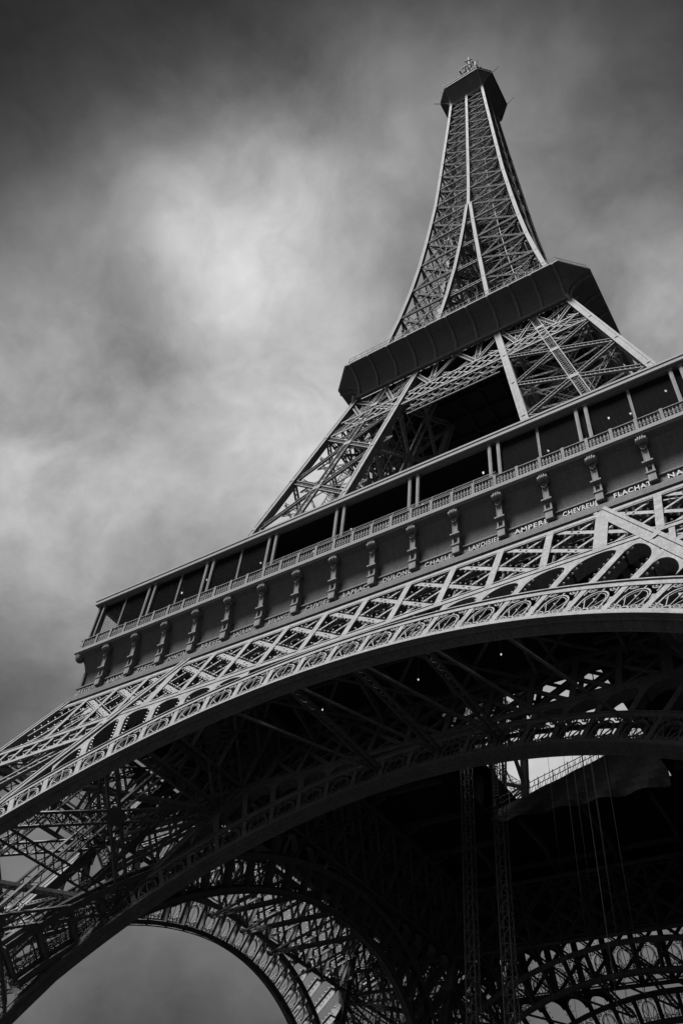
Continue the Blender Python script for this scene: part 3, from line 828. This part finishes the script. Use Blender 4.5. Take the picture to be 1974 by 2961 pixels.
# ------------------------------------------------------------------ build the tower
leg = make_leg('lower_leg', lambda z: h1(z) - .33, lambda z: i1(z) + .1, ZL, 1.0, 'corner_post', 1.0, .2, .1, dense=False)
spin(leg, tower)
gd = make_girder()
def inner_copy(o):                                     # the same girder or arch between the inner corners of the legs
    c = copy_tree(o, tower, loc=(0, PW, 1.2)); c.scale = (.97, 1, 1)
    for k in kids(c):
        if 'lamps' in k.name: bpy.data.objects.remove(k)
    return c
inner = inner_copy(gd); spin(inner, tower, lift=(0, 1.2, 2.0, 2.0), sx=.97)
spin(gd, tower, lift=(0, 0, 2.0, 0), sx=.97)
ar = make_arch()
inner = inner_copy(ar); spin(inner, tower, lift=(0, 1.2, 2.0, 2.0), sx=1.0)
spin(ar, tower, lift=(0, 0, 2.0, 1.3))
fr, cove = make_frieze()
con = make_console(fr)
for i in range(-8, 9):
    if i == 0: continue
    c = copy_tree(con, fr, loc=(i * P, 0, 0))
# scroll and curved gusset at the corner
scroll = [k for k in kids(con) if k.name.startswith('scroll')][0]
cc = scroll.copy(); COL.objects.link(cc); cc.parent = fr; cc.name = 'corner_scroll'; cc.rotation_euler = (0, 0, -PI / 4)
dd = 35.5 * (math.sqrt(2) - 1) - .05
cc.location = (-dd * math.sin(PI / 4), -dd * math.cos(PI / 4), .25)
for e in (-1, 1):
    q = MB()
    cv_ = [(34.66 + 1.2 * (t ** 2.2), 53.2 - 5.4 * t) for t in np.linspace(0, 1, 9)]
    q.prism([(e * x, -34.9, z) for x, z in cv_] + [(e * 34.4, -34.9, 47.8), (e * 34.4, -34.9, 53.2)], (0, .5, 0))
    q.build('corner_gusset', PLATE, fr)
spin(fr, tower)
for i, nm in enumerate(NAMES):                             # the lettering of this side only
    cv = bpy.data.curves.new('lettering', 'FONT')
    cv.body = nm; cv.size = .69; cv.extrude = .03; cv.offset = .012; cv.space_character = 1.22; cv.align_x = 'CENTER'
    tmp = bpy.data.objects.new('lettering', cv); COL.objects.link(tmp)
    dg = bpy.context.evaluated_depsgraph_get()
    me = bpy.data.meshes.new_from_object(tmp.evaluated_get(dg))
    bpy.data.objects.remove(tmp)
    me.materials.clear(); me.materials.append(GOLD)
    wd = max(v.co.x for v in me.vertices) - min(v.co.x for v in me.vertices)
    o = bpy.data.objects.new('lettering', me); COL.objects.link(o); o.parent = fr
    sx = min(1.0, 2.75 / wd)
    o.rotation_euler = (PI / 2, 0, 0); o.scale = (sx, 1, 1)
    o.location = ((i - 8.5) * P + .32, -34.90, 50.51)
ga = make_gallery()
spin(ga, tower)
# lamps in the ceiling of the front gallery
for x, y in ((-25.5, -33.2), (-24.0, -32.0), (-21.8, -33.6), (-15.2, -33.0), (-9.5, -31.8), (-4.6, -32.6), (-1.2, -31.4), (3.0, -32.2), (9.6, -33.0), (15.6, -32.6), (21.3, -33.4), (23.0, -33.0), (26.2, -33.8)):
    q = MB(); q.cyl((x, y, 61.72), (x, y, 61.885), .07, 10, .09); q.build('ceiling_lamp', LAMP, ga)
dk = make_deck()
for x, y in ((-1.76, -23.99), (6.30, -24.00), (-12.14, -23.87), (11.60, -16.27)):
    q = MB(); q.cyl((x, y, 48.82), (x, y, 48.95), .045, 10, .07); q.build('floodlight', LAMP, dk)
    q = MB(); q.cyl((x, y, 48.96), (x, y, 54.6), .05, 8, .05); q.build('lamp_hanger', IRON, dk)
br = make_bracing(); spin(br, tower)
ZM = [111.0, 100.4, 89.4, 78.6, 68.0, 57.4]
mid = make_leg('middle_leg', h2, i2, ZM, .92, 'corner_post', .68, .095, .055, spine=True)
spin(mid, tower)
bt = make_belt(); spin(bt, tower)
p2 = make_platform2(); spin(p2, tower)
sp = make_spire(); spin(sp, tower)
su = make_summit(); spin(su, tower)
make_mast()

# ------------------------------------------------------------------ works under the first floor
def hoist(x, y, z0, z1, w, label):
    e = empty('hoist_mast', (x, y, z0)); tag(e, label, 'mast', 'hoist masts under the first floor')
    m = MB(); h = z1 - z0
    for sx in (-1, 1):
        for sy in (-1, 1): m.bar((sx * w, sy * w, 0), (sx * w, sy * w, h), .09, .09, (0, -1, 0))
    m.build('uprights', STEEL, e)
    l = MB(); k = int(h / 1.3)
    for i in range(k):
        a = h * i / k; b = h * (i + 1) / k
        for c0, c1 in (((-1, -1), (1, -1)), ((1, -1), (1, 1)), ((1, 1), (-1, 1)), ((-1, 1), (-1, -1))):
            l.bar((c0[0] * w, c0[1] * w, a), (c1[0] * w, c1[1] * w, b), .05, .05, (0, 0, 1)); l.bar((c0[0] * w, c0[1] * w, a), (c1[0] * w, c1[1] * w, a), .05, .05, (0, 0, 1))
    l.build('lacing', STEEL, e)
    return e
hoist(-5.5, -7.0, 0, 60, .45, 'bare slim lattice hoist mast without a cage, standing under the dark deck')
cage_mast = hoist(-1.0, -9.5, 0, 60, .45, 'slim lattice hoist mast with a pale ladder panel, standing beside the net')
q = MB()
for e in (-.22, .22): q.bar((e, -.6, 44.5), (e, -.6, 51.0), .08, .08, (0, -1, 0))
for i in range(22): q.bar((-.22, -.6, 44.6 + i * .3), (.22, -.6, 44.6 + i * .3), .07, .05, (0, -1, 0))
q.build('ladder_panel', BULB, cage_mast)
for x, y, z0, lb in ((4.0, 1.5, 1.0, 'long thin dark cable hanging past the net down to the rear arch'), (9.5, -9.0, 24.0, 'shorter thin cable hanging from the edge of the opening before the railing')):
    q = MB(); q.cyl((x, y, z0), (x, y, 55.3), .035, 6); o = q.build('hanging_cable', WIRE); tag(o, lb, 'cable', 'cables hanging through the opening')
for x, y, z0 in ((3.2, -2.0, 12), (4.6, -3.5, 18), (5.6, -1.0, 8), (6.6, -4.0, 20), (7.4, -2.0, 14), (2.4, -4.5, 26)):
    q = MB(); q.cyl((x, y, z0), (x, y, 56), .018, 6); o = q.build('hoist_rope', WIRE); tag(o, 'one of the thin ropes bunched in the dark opening beside the net', 'rope', 'ropes bunched in the opening')
n = MB()
pts = np.linspace(-10.5, 10.8, 30)
rows = []
for j in range(8):
    rows.append([(x, 11.0 - .25 * j + .06 * j * math.sin(x * 1.3 + j), (57.0 + .27 * (x + 6)) * (1 - j / 7) + 53.2 * j / 7 - .12 * abs(math.sin(x * .75)) * (j == 0)) for x in pts])
n.grid(rows)
o = n.build('safety_net', NET); tag(o, 'dark sagging scaffold net hung along the far edge of the opening', 'net')
q = MB()
for x in np.linspace(-10.5, 10.8, 12):
    q.bar((x, 10.9, 55.2), (x, 10.9, 58.4 + .27 * (x + 6)), .09, .09, (0, -1, 0))
for x in np.linspace(-6, 8, 22):
    zz = 57.0 + .27 * (x + 6)
    q.bar((x, 11.4, zz - 2), (x, 11.4, zz + 1.6 + .5 * math.sin(x * 3)), .05, .05, (0, -1, 0)); q.bar((x, 11.4, zz), (x + .64, 11.4, zz + 1.5), .04, .04, (0, -1, 0))
for z in (57.5, 58.2): q.bar((-10.8, 10.9, z - 1.3), (11, 10.9, z + 4.6), .07, .07, (0, -1, 0))
o = q.build('scaffold_railing', STEEL); tag(o, 'thin tube scaffold railing standing above the dark net', 'railing')

# ------------------------------------------------------------------ ground
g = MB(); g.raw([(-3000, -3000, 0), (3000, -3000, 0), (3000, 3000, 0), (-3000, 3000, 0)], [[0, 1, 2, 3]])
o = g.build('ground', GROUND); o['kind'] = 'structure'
